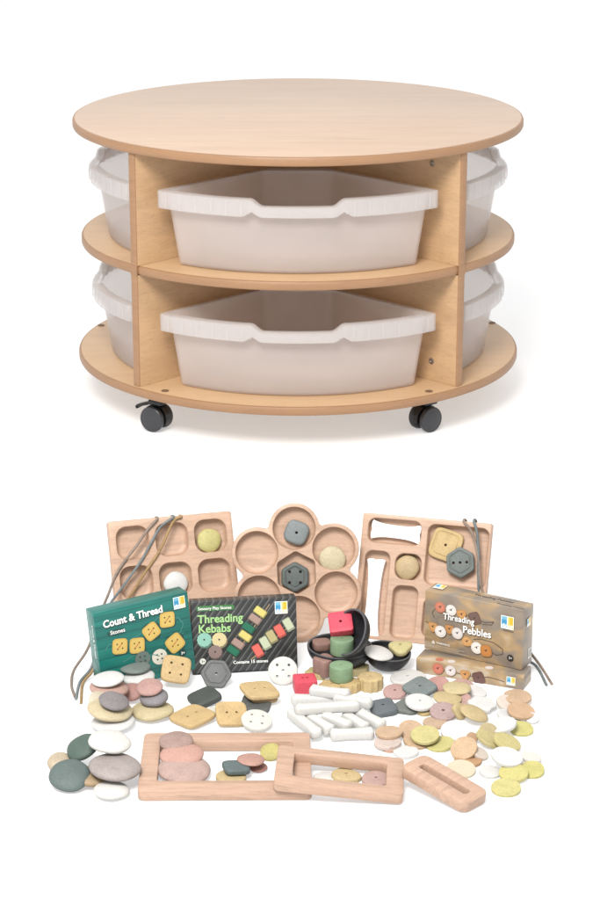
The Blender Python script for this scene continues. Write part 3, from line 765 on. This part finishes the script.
def board_bone(B, p0, p1, hw, label):
    d = DEP-.0052; a = B.uv(*p0, d); b = B.uv(*p1, d); L = math.hypot(a[0]-b[0], a[1]-b[1]); k = pxm(B.o); an = math.atan2(b[1]-a[1], b[0]-a[0])
    bm = bmesh.new(); top = []; n = 24
    for i in range(n+1):
        s = i/n; e = abs(s-.5)*2; top.append((-L/2+L*s, hw/k*(.70+.34*e**3+.0*e)))
    h_ = hw/k; ol = top+[(L/2+.0016, h_*.8), (L/2+.0018, h_*.4), (L/2+.0004, 0), (L/2+.0018, -h_*.4), (L/2+.0016, -h_*.8)]+[(x, -y) for x, y in reversed(top)]+[(-L/2-.0016, -h_*.8), (-L/2-.0018, -h_*.4), (-L/2-.0004, 0), (-L/2-.0018, h_*.4), (-L/2-.0016, h_*.8)]
    add_rings(bm, inset_rings(ol, [(.0015, -.005), (.0003, -.0045), (0, -.003), (0, .003), (.0003, .0045), (.0015, .005)]))
    M = B.M @ Matrix.Translation(((a[0]+b[0])/2, (a[1]+b[1])/2, -d)) @ Matrix.Rotation(an, 4, 'Z')
    tag(link('counting_bone', bmesh_me(bm), M_BONE_OVEREXP, None, M, 40), label, 'counting bone', 'white bones set in the slotted board')
board_bone(B3, (373, 529), (420, 535), 9.2, 'white bone lying level in the top slot of the slotted board')
board_bone(B3, (377, 560), (370, 635), 9.0, 'white bone standing upright in the left slot of the slotted board')

# ------------------------------------------------------------------ frames on the floor
def frame_obj(cor, zs, thick, bar, rad_o, rad_i, label, slot=None):
    p = [P(x, y, z) for (x, y), z in zip(cor, zs)]      # TL TR BR BL of the top face
    c = (p[0]+p[1]+p[2]+p[3])/4; X = ((p[1]+p[2])-(p[0]+p[3])).normalized(); Y0 = ((p[0]+p[1])-(p[2]+p[3])).normalized()
    Y = (Y0-X*Y0.dot(X)).normalized(); N = X.cross(Y)
    W = ((p[1]-p[0]).length+(p[2]-p[3]).length)/2; Dd = ((p[0]-p[3]).length+(p[1]-p[2]).length)/2
    if slot is None: bx, by = bar; hi = (W/2-bx, Dd/2-by)
    else: hi = slot
    o_ = rrect(-W/2, -Dd/2, W/2, Dd/2, rad_o, 7); i_ = rrect(-hi[0], -hi[1], hi[0], hi[1], rad_i, 7)
    b = .0018; T = thick
    prof_o = [(b, 0), (b*.3, -b*.3), (0, -b), (0, -T+b), (b*.3, -T+b*.3), (b, -T)]
    rings = inset_rings(o_, prof_o)+inset_rings(i_, [(-q, z) for q, z in reversed(prof_o)])
    rings.append(rings[0]); bm = bmesh.new(); add_rings(bm, rings, False, False); bmesh.ops.remove_doubles(bm, verts=bm.verts, dist=1e-7)
    print(label, 'W', round(W, 3), 'D', round(Dd, 3), 'N', N, [round(q.z, 4) for q in p])
    o = link('open_tray', bmesh_me(bm), M_FRAME, None, basis(c, X, Y, N), 40)
    tag(o, label, 'frame', 'wooden frames lying in front'); return o
frame_obj([(143, 732), (309, 732), (313, 789), (138.5, 791)], [.016]*4, .0155, (.024, .029), .009, .005, 'long wooden frame lying flat around the three pink pebbles')
frame_obj([(276, 744), (400, 757), (408, 795), (276.5, 780)], [.0325, .0165, .0165, .0325], .0155, (.023, .021), .007, .004, 'wooden frame resting across the long frame, around a pink disc')
frame_obj([(398, 766), (423, 754), (492, 790), (467, 804)], [.034, .034, .0165, .0165], .0155, None, .012, .004, 'narrow wooden bar frame with one long slot at front right', slot=(.0062, .040))

# ------------------------------------------------------------------ boxes with printed faces
def mat_box(name, kind):
    t = NT(name); tc = t.new('ShaderNodeTexCoord'); sx = t.new('ShaderNodeSeparateXYZ'); t.l.new(tc.outputs['Object'], sx.inputs[0])
    v = t.coord()
    if kind == 'teal':
        nz = t.noise(t.coord((6, 60, 60)), 2, 4); c0 = t.ramp(nz, [(.3, lin((14, 112, 104), .52)), (.7, lin((34, 142, 130), .54))])
        m = t.new('ShaderNodeMath', operation='FRACT'); mm = t.new('ShaderNodeMath', operation='MULTIPLY'); mm.inputs[1].default_value = 62
        t.l.new(sx.outputs['Y'], mm.inputs[0]); t.l.new(mm.outputs[0], m.inputs[0]); ln = t.ramp(m.outputs[0], [(0, g(.55)), (.05, g(.6)), (.09, g(1)), (1, g(1))])
        t.l.new(t.mul(c0, ln), t.b.inputs['Base Color'])
    elif kind == 'black':
        ad = t.new('ShaderNodeMath', operation='MULTIPLY_ADD'); ad.inputs[1].default_value = -1.35
        t.l.new(sx.outputs['X'], ad.inputs[0]); t.l.new(sx.outputs['Y'], ad.inputs[2])
        mm = t.new('ShaderNodeMath', operation='MULTIPLY'); mm.inputs[1].default_value = 72; t.l.new(ad.outputs[0], mm.inputs[0])
        m = t.new('ShaderNodeMath', operation='FRACT'); t.l.new(mm.outputs[0], m.inputs[0])
        ln = t.ramp(m.outputs[0], [(0, lin((120, 122, 118), .6)), (.10, lin((104, 106, 104), .6)), (.2, lin((44, 46, 46), .7)), (.85, lin((58, 60, 60), .7)), (1, lin((96, 98, 96), .7))])
        nz = t.noise(v, 45, 4); c0 = t.ramp(nz, [(.3, g(.7)), (.7, g(1.15))]); t.l.new(t.mul(ln, c0), t.b.inputs['Base Color'])
    else:
        nz = t.noise(t.coord((1, 1.6, 1)), 16, 2, .5, .8)
        c0 = t.ramp(nz, [(.30, lin((140, 128, 116), .56)), (.46, lin((164, 149, 133), .56)), (.60, lin((198, 166, 122), .57)), (.74, lin((220, 204, 182), .60))])
        t.l.new(c0, t.b.inputs['Base Color'])
    t.b.inputs['Roughness'].default_value = .32; return t.m
M_PR = {}
def pm(rgb, k=.66):
    key = 'ink_%d_%d_%d' % rgb
    return mat_plain(key, lin(rgb, k), .4)
class Print:
    """flat ink shapes a fraction of a millimetre proud of a box face; u,v in metres on that face"""
    def __init__(s, face): s.bm = bmesh.new(); s.mats = []; s.face = face; s.z = .0003
    def mi(s, m):
        if m not in s.mats: s.mats.append(m)
        return s.mats.index(m)
    def poly(s, pts, m):
        vs = [s.bm.verts.new(s.face @ Vector((x, y, s.z))) for x, y in pts]; f = s.bm.faces.new(vs); f.material_index = s.mi(m); s.z += .00001
    def shape(s, kind, x, y, r, m, rot=0, ay=1):
        c, sn = math.cos(R(rot)), math.sin(R(rot))
        s.poly([(x+(a*c-b*ay*sn)*r, y+(a*sn+b*ay*c)*r) for a, b in outline(kind, 28)], m)
    def line(s, pts, wd_, m):
        for (x0, y0), (x1, y1) in zip(pts[:-1], pts[1:]):
            d = Vector((x1-x0, y1-y0)); 
            if d.length < 1e-6: continue
            d.normalize(); nx, ny = -d.y*wd_/2, d.x*wd_/2
            s.poly([(x0+nx, y0+ny), (x0-nx, y0-ny), (x1-nx, y1-ny), (x1+nx, y1+ny)], m)
    def text(s, txt, x, y, size, m, rot=0, bold=0.0, align='LEFT', sx=1.0, spacing=1.0):
        cu = bpy.data.curves.new('t', 'FONT'); cu.body = txt; cu.size = size; cu.offset = bold; cu.align_x = align; cu.space_character = spacing; cu.resolution_u = 3
        o = bpy.data.objects.new('t', cu); C.objects.link(o); bpy.context.view_layer.update()
        me = bpy.data.meshes.new_from_object(o.evaluated_get(bpy.context.evaluated_depsgraph_get())); bpy.data.objects.remove(o)
        c, sn = math.cos(R(rot)), math.sin(R(rot)); vs = []
        for v in me.vertices:
            a, b = v.co.x*sx, v.co.y; vs.append(s.bm.verts.new(s.face @ Vector((x+a*c-b*sn, y+a*sn+b*c, s.z))))
        for p in me.polygons:
            try: f = s.bm.faces.new([vs[i] for i in p.vertices]); f.material_index = s.mi(m)
            except ValueError: pass
        s.z += .00001
    def build(s, name, parent):
        me = bmesh_me(s.bm, fix=False); o = bpy.data.objects.new(name, me); C.objects.link(o)
        for m in s.mats: me.materials.append(m)
        o.parent = parent; return o
def logo(face, x, y, q, parent, name='logo'):
    p = Print(face); p.z += .0013; b, yl, wh, lb = pm((72, 160, 206)), pm((244, 196, 60)), pm((250, 250, 248), .9), pm((130, 196, 222))
    p.poly([(x, y), (x+q, y), (x+q, y+q), (x, y+q)], wh)
    p.poly([(x+q*.04, y+q*.34), (x+q*.47, y+q*.34), (x+q*.47, y+q*.96), (x+q*.04, y+q*.96)], b)
    p.poly([(x+q*.04, y+q*.7), (x+q*.47, y+q*.7), (x+q*.47, y+q*.96), (x+q*.04, y+q*.96)], lb)
    p.poly([(x+q*.52, y+q*.34), (x+q*.96, y+q*.34), (x+q*.96, y+q*.96), (x+q*.52, y+q*.96)], yl)
    p.poly([(x+q*.52, y+q*.34), (x+q*.66, y+q*.42), (x+q*.66, y+q*.9), (x+q*.52, y+q*.96)], pm((250, 224, 140)))
    p.poly([(x+q*.04, y+q*.04), (x+q*.47, y+q*.04), (x+q*.47, y+q*.32), (x+q*.04, y+q*.32)], b)
    p.poly([(x+q*.52, y+q*.04), (x+q*.96, y+q*.04), (x+q*.96, y+q*.32), (x+q*.52, y+q*.32)], yl)
    p.text('door', x+q*.05, y+q*.07, q*.47, wh, bold=q*.010)
    return p.build(name, parent)
def make_box(name, B, W, H, T, mat, label, cat='box'):
    root = empty(name, basis(B.o, B.X, B.U, B.N)); tag(root, label, cat, 'printed cardboard game boxes')
    bm = bmesh.new(); add_box(bm, (0, H/2, -T/2), (W, H, T), 0, None, .0009)
    # flap seams
    link('carton', bmesh_me(bm), mat, root, None, 30)
    return root, Matrix.Translation((-W/2, 0, 0))
def side_face(W, H, T, right=True):
    if right: return Matrix(((0, 0, 1, W/2), (0, 1, 0, 0), (-1, 0, 0, 0), (0, 0, 0, 1)))   # u runs backwards from the front edge
    return Matrix(((0, 0, -1, -W/2), (0, 1, 0, 0), (1, 0, 0, -T), (0, 0, 0, 1)))
def top_face(W, H): return Matrix(((1, 0, 0, -W/2), (0, 0, 1, H), (0, -1, 0, 0), (0, 0, 0, 1)))
class Pose:
    def __init__(s, base, yaw, lean, roll): s.o = Vector(base); s.X, s.U, s.N = lean_frame(R(yaw), R(lean), R(roll))
WHITE = pm((248, 248, 244), .85)

# teal box
W, H, T = .146, .120, .032
B = Pose((-.218, -1.497, .0045), 25, 5, 3.5)
bx, F = make_box('game_box', B, W, H, T, mat_box('teal_carton', 'teal'), 'teal cardboard box with white Count & Thread title, tilted at left')
MUS, MUSD, DK = pm((222, 186, 96)), pm((170, 130, 60)), pm((60, 74, 70))
p = Print(F); cord = pm((70, 140, 132))
p.line([(.012, .062), (.018, .070), (.030, .068), (.050, .069), (.068, .074), (.080, .080), (.095, .092), (.112, .090), (.128, .084), (.134, .074), (.128, .062), (.112, .060)], .0016, cord)
p.line([(.036, .038), (.055, .045), (.070, .044), (.090, .030), (.106, .046), (.120, .058), (.133, .060)], .0016, cord)
for x, y, rr, rot in ((.034, .063, .0125, -8), (.060, .058, .0125, -6), (.084, .074, .0130, 28), (.110, .086, .0125, -5), (.118, .048, .0140, 30)):
    p.shape('square', x+.0006, y-.001, rr*1.06, pm((30, 78, 72))); p.shape('square', x, y, rr, MUS, rot)
    p.shape('square', x, y, rr*.8, pm((230, 198, 112)), rot)
    for a, b in ((-.3, .3), (.3, .3), (-.3, -.3), (.3, -.3)): p.shape('round', x+a*rr, y+b*rr, .0012, pm((70, 52, 30)))
    p.line([(x-.3*rr, y-.3*rr), (x+.3*rr, y+.3*rr)], .0009, pm((190, 70, 60)))
for x, y, col in ((.066, .036, (110, 124, 118)), (.092, .033, (232, 228, 212))):
    p.shape('round', x, y, .0118, pm(col))
    for a, b in ((-.3, .3), (.3, .3), (-.3, -.3), (.3, -.3)): p.shape('round', x+a*.0118, y+b*.0118, .0014, pm((50, 60, 58)))
p.line([(.066, .036), (.080, .040), (.092, .034)], .0012, cord)
p.shape('round', .128, .030, .005, pm((24, 60, 58))); p.text('3+', .1252, .0282, .0058, WHITE, bold=.0001)
p.shape('round', .031, .0875-.0015, .014, pm((40, 84, 80)), 2, .27)
p.build('printed_picture', bx)
p = Print(F); p.z += .0012
for dx, dy, m in ((.0007, -.0009, pm((16, 66, 62))), (0, 0, WHITE)): p.text('Count & Thread', .0125+dx, .0960+dy, .0152, m, 2, .00045, sx=.91)
p.build('title_lettering', bx); p = Print(F); p.z += .0014
p.text('Stones', .0215, .0835, .0085, WHITE, 1, .0001)
p.build('subtitle_lettering', bx)
logo(F, .1220, .0985, .0180, bx)
sf = side_face(W, H, T, False); p = Print(sf); p.text('Count & Thread', .0195, .100, .0075, WHITE, -90, .0001); p.text('Stones', .011, .090, .0055, WHITE, -90)
p.build('side_lettering', bx); logo(sf, .013, .004, .013, bx)

# black box
W, H, T = .1554, .1085, .026
B = Pose((-.0802, -1.4577, .001), 7.8, 9.6, 0)
bx, F = make_box('game_box', B, W, H, T, mat_box('black_carton', 'black'), 'black striped cardboard box with pale green Threading Kebabs title')
GR = pm((176, 224, 150))
p = Print(F)
def chip(x, y, w_, h_, rot, col):
    c, s = math.cos(R(rot)), math.sin(R(rot)); pts = [(a*w_/2, b*h_/2) for a, b in rrect(-1, -1, 1, 1, .28, 4)]
    sh = [(x+.001+a*c-b*s, y-.0015+a*s+b*c) for a, b in pts]; p.poly(sh, pm((24, 26, 26)))
    p.poly([(x+a*c-b*s, y+a*s+b*c) for a, b in pts], pm(tuple(int(v*.72) for v in col)))
    p.poly([(x+(a*c-b*s)-.0008, y+(a*s+b*c)+.0012) if False else (x+(a*.86*c-b*.8*s)-.0004, y+(a*.86*s+b*.8*c)+.0008) for a, b in pts], pm(col))
yl, gn, br, rd, cr, sd = (226, 212, 124), (34, 116, 88), (176, 148, 136), (240, 112, 100), (206, 214, 182), (196, 184, 132)
p.line([(.060, .022), (.116, .100)], .0014, pm((180, 150, 110)))
p.line([(.086, .018), (.150, .070)], .0014, pm((180, 150, 110)))
for x, y, col in ((.102, .089, yl), (.094, .0785, br), (.084, .066, gn), (.079, .054, yl), (.068, .043, br), (.0605, .033, gn)): chip(x, y, .020, .0115, -38, col)
for x, y, col in ((.143, .068, cr), (.130, .059, rd), (.118, .051, sd), (.108, .042, cr), (.097, .031, rd)): chip(x, y, .0125, .021, 28, col)
for x, y, rr, c1 in ((.0185, .052, .0110, (150, 204, 184)), (.0405, .051, .0112, (226, 210, 160)), (.034, .033, .0105, (150, 128, 122))):
    p.shape('round', x+.001, y-.0022, rr, pm(tuple(int(v*.62) for v in c1))); p.shape('scallop', x, y, rr, pm(c1)); p.shape('round', x, y, .0014, pm((60, 40, 60)))
p.shape('round', .0155, .0195, .0045, pm((240, 240, 230)))
p.poly([(a, b) for a, b in rrect(.008, .0945, .064, .1025, .0038)], pm((70, 128, 74)))
p.poly([(.0, .0), (W, 0), (W, .0012), (0, .0012)], pm((20, 22, 22)))
p.build('printed_picture', bx)
p = Print(F); p.z += .0012
p.text('Sensory Play Stones', .0105, .0965, .0061, WHITE, 0, .00005); p.build('subtitle_lettering', bx); p = Print(F); p.z += .0012
p.text('Threading', .0095, .0770, .0172, GR, 0, .0004, sx=.95); p.text('Kebabs', .0100, .0625, .0172, GR, 0, .0004, sx=.95); p.build('title_lettering', bx); p = Print(F); p.z += .0012
p.text('Contains 15 stones', .060, .0135, .0066, WHITE, 0, .0001); p.text('3+', .0132, .0178, .0052, pm((30, 32, 32)))
p.build('small_lettering', bx)
logo(F, .1235, .0850, .0185, bx)

# brown boxes
def pebble_art(p, s, items, cordpts):
    p.line(cordpts, .0011, pm((96, 82, 70)))
    for kd, x, y, r, col, rot in items:
        p.shape(kd, x+.0009, y-.0012, r, pm((110, 88, 66)), rot); p.shape(kd, x, y, r, pm(col), rot); p.shape(kd, x-.0004, y+.0006, r*.7, pm(tuple(min(255, int(v*1.06)) for v in col)), rot)
        p.shape('round', x, y, .0012, pm((60, 44, 36))); p.line([(x-.0035, y), (x+.003, y+.003)], .0008, pm((96, 82, 70)))
W, H, T = .1643, .0232, .0372
B = Pose((.2459, -1.4895, .0004), -22.8, 0, 0)
MB = mat_box('brown_carton', 'brown')
bx, F = make_box('game_box', B, W, H, T, MB, 'brown cardboard box lying flat under the upright pebbles box')
p = Print(F)
pebble_art(p, 1, [('round', .034, .0120, .0085, (206, 122, 100), 0), ('round', .0535, .0122, .0082, (226, 216, 212), 0), ('triangle', .076, .0100, .0085, (204, 150, 92), -90), ('square', .0965, .0085, .0095, (112, 82, 76), 20)],
           [(.030, .009), (.050, .011), (.075, .009), (.096, .008), (.112, .012), (.128, .010), (.136, .0085)])
p.build('printed_picture', bx); logo(F, .1395, .0055, .0130, bx)
tf = top_face(W, H); 
for x_, c_ in ((.034, (206, 122, 100)), (.052, (226, 216, 212)), (.110, (226, 216, 212))):
    p = Print(tf); p.shape('round', x_, .007, .006, pm(c_)); p.build('top_picture', bx)
W, H, T = .1582, .0925, .0347
B = Pose((.252, -1.4643, .0242), -30.2, 0, 0)
bx, F = make_box('game_box', B, W, H, T, MB, 'brown cardboard box standing upright with white Threading Pebbles title')
p = Print(F)
pebble_art(p, 1, [('round', .025, .0710, .0085, (208, 130, 106), 0), ('round', .043, .0700, .0085, (232, 226, 220), 0), ('triangle', .060, .067, .0085, (204, 150, 92), -80), ('square', .0810, .0655, .0098, (116, 92, 84), 24)],
           [(.016, .052), (.012, .060), (.018, .068), (.043, .070), (.065, .067), (.082, .065), (.098, .062), (.112, .066), (.108, .060), (.094, .059)])
pebble_art(p, 1, [('triangle', .014, .038, .0085, (206, 152, 96), -90), ('round', .0265, .0330, .0092, (232, 226, 220), 0), ('triangle', .0410, .0400, .0080, (196, 140, 84), -90), ('round', .0540, .0360, .0090, (224, 218, 214), 0),
                  ('blob', .0700, .0265, .0085, (212, 162, 104), 10), ('round', .0860, .0200, .0092, (236, 230, 222), 0), ('soft_square', .1010, .0185, .0090, (196, 132, 70), 10)],
           [(.002, .044), (.014, .040), (.026, .034), (.041, .040), (.055, .037), (.070, .027), (.086, .021), (.102, .020), (.118, .015), (.128, .019), (.127, .027), (.112, .034), (.092, .035), (.080, .032)])
p.shape('round', .1400, .0155, .0052, pm((34, 30, 28))); p.text('3+', .1372, .0138, .0056, WHITE)
p.shape('triangle', .0155, .0135, .0030, pm((236, 228, 214)), 90); p.text('WARNING.', .0200, .0125, .0046, WHITE)
for k, (a, b) in enumerate(((.020, .066), (.020, .058), (.020, .073))): p.line([(a, .0095-k*.0026), (b, .0095-k*.0026)], .0006, pm((226, 212, 190)))
p.poly([(W-.031, .0565), (W-.031+.017, .0565), (W-.031+.017, .0575), (W-.031, .0575)], pm((120, 96, 70)))
p.build('printed_picture', bx)
p = Print(F); p.z += .0014
for dx, dy, m in ((.0006, -.0008, pm((70, 50, 36))), (0, 0, WHITE)):
    p.text('Threading', .0310+dx, .0545+dy, .0135, m, 1, .0002, sx=.92)
for dx, dy, m in ((.0006, -.0008, pm((70, 50, 36))), (0, 0, WHITE)):
    p.text('Pebbles', .0630+dx, .0395+dy, .0158, m, 1, .0003, sx=.95)
p.build('title_lettering', bx)
logo(F, .1240, .0600, .0200, bx)
sf = side_face(W, H, T, True); logo(sf, .010, .0640, .0120, bx); p = Print(sf); p.poly([(.020, .010), (.031, .010), (.031, .026), (.020, .026)], pm((236, 232, 224)))
for k in range(6): p.line([(.0215+k*.0016, .012), (.0215+k*.0016, .024)], .0007, pm((60, 60, 60)))
p.build('side_label', bx)
tf = top_face(W, H); p = Print(tf); ink = pm((54, 44, 38))
p.text('Threading Pebbles', .070, .019, .0085, ink, 0, .0001); p.text('Threading Pebbles', .112, .006, .0060, ink)
for yy in (.008, .014, .022, .028): p.line([(.050, yy), (.150, yy)], .0007, pm((130, 110, 88)))
p.build('top_lettering', bx); logo(tf, .006, .012, .016, bx)

# ------------------------------------------------------------------ laces
def lace(pts, rgb, label):
    bm = bmesh.new(); tube(bm, pts, .0021, 8); m = mat_stone(rgb, .8, .18, .5)
    tag(link('threading_lace', bmesh_me(bm), m, None, None, 60), label, 'lace', 'threading laces hung over the boards')
def bp(B, px, py, off=.0022):
    return Pp(px, py, B.o+B.N*off, B.N)
def over(B, px, py, back=.028, drop=.03):   # from behind the board, over its top edge
    e = bp(B, px, py, .001); top = B.U
    return [e-B.N*(B.T+.004)-top*drop, e-B.N*(B.T+.003)-top*.004, e-B.N*.012+top*.0028]
def l1(front, low, B, rgb, label):
    pts = over(B, *front[0])+[bp(B, x, y) for x, y in front]
    pts += [P(x, y, z) for x, y, z in low]; lace(pts, rgb, label)
l1([(157, 519), (147.5, 530), (137, 545), (118, 571), (108, 595)], [(101, 612, .070), (88, 648, .030), (74, 670, .012), (71.5, 685, .002), (75, 697, .002)], B1, (158, 138, 122), 'brown grey lace, leftmost of the three over the square board')
l1([(173, 517.5), (160, 527.5), (150, 545), (139, 564), (121, 589)], [(108, 608, .085), (98, 640, .045), (92, 666, .016), (80, 682, .003), (76, 699, .002)], B1, (134, 144, 146), 'blue grey lace, middle one over the square board')
l1([(181, 517), (173, 522), (160, 550), (146, 571), (130, 596)], [(118, 612, .095), (104, 645, .050), (93, 670, .014), (83, 683, .003), (81, 703, .002)], B1, (186, 146, 82), 'golden brown lace, rightmost of the three over the square board')
l1([(464, 521.5), (472, 533), (478, 556), (480, 580), (486, 598)], [(505, 620, .060), (530, 652, .020), (542, 668, .003), (552, 684, .002)], B3, (168, 142, 122), 'brown lace over the slotted board ending behind the boxes')
l1([(474, 521.5), (477, 533), (478.5, 556), (478.5, 580), (481, 598)], [(498, 622, .060), (524, 656, .018), (537, 667, .003), (546.5, 685, .002)], B3, (112, 122, 122), 'grey lace over the slotted board beside the brown one')
print('stones etc', len([o for o in C.objects if o.parent is None]))
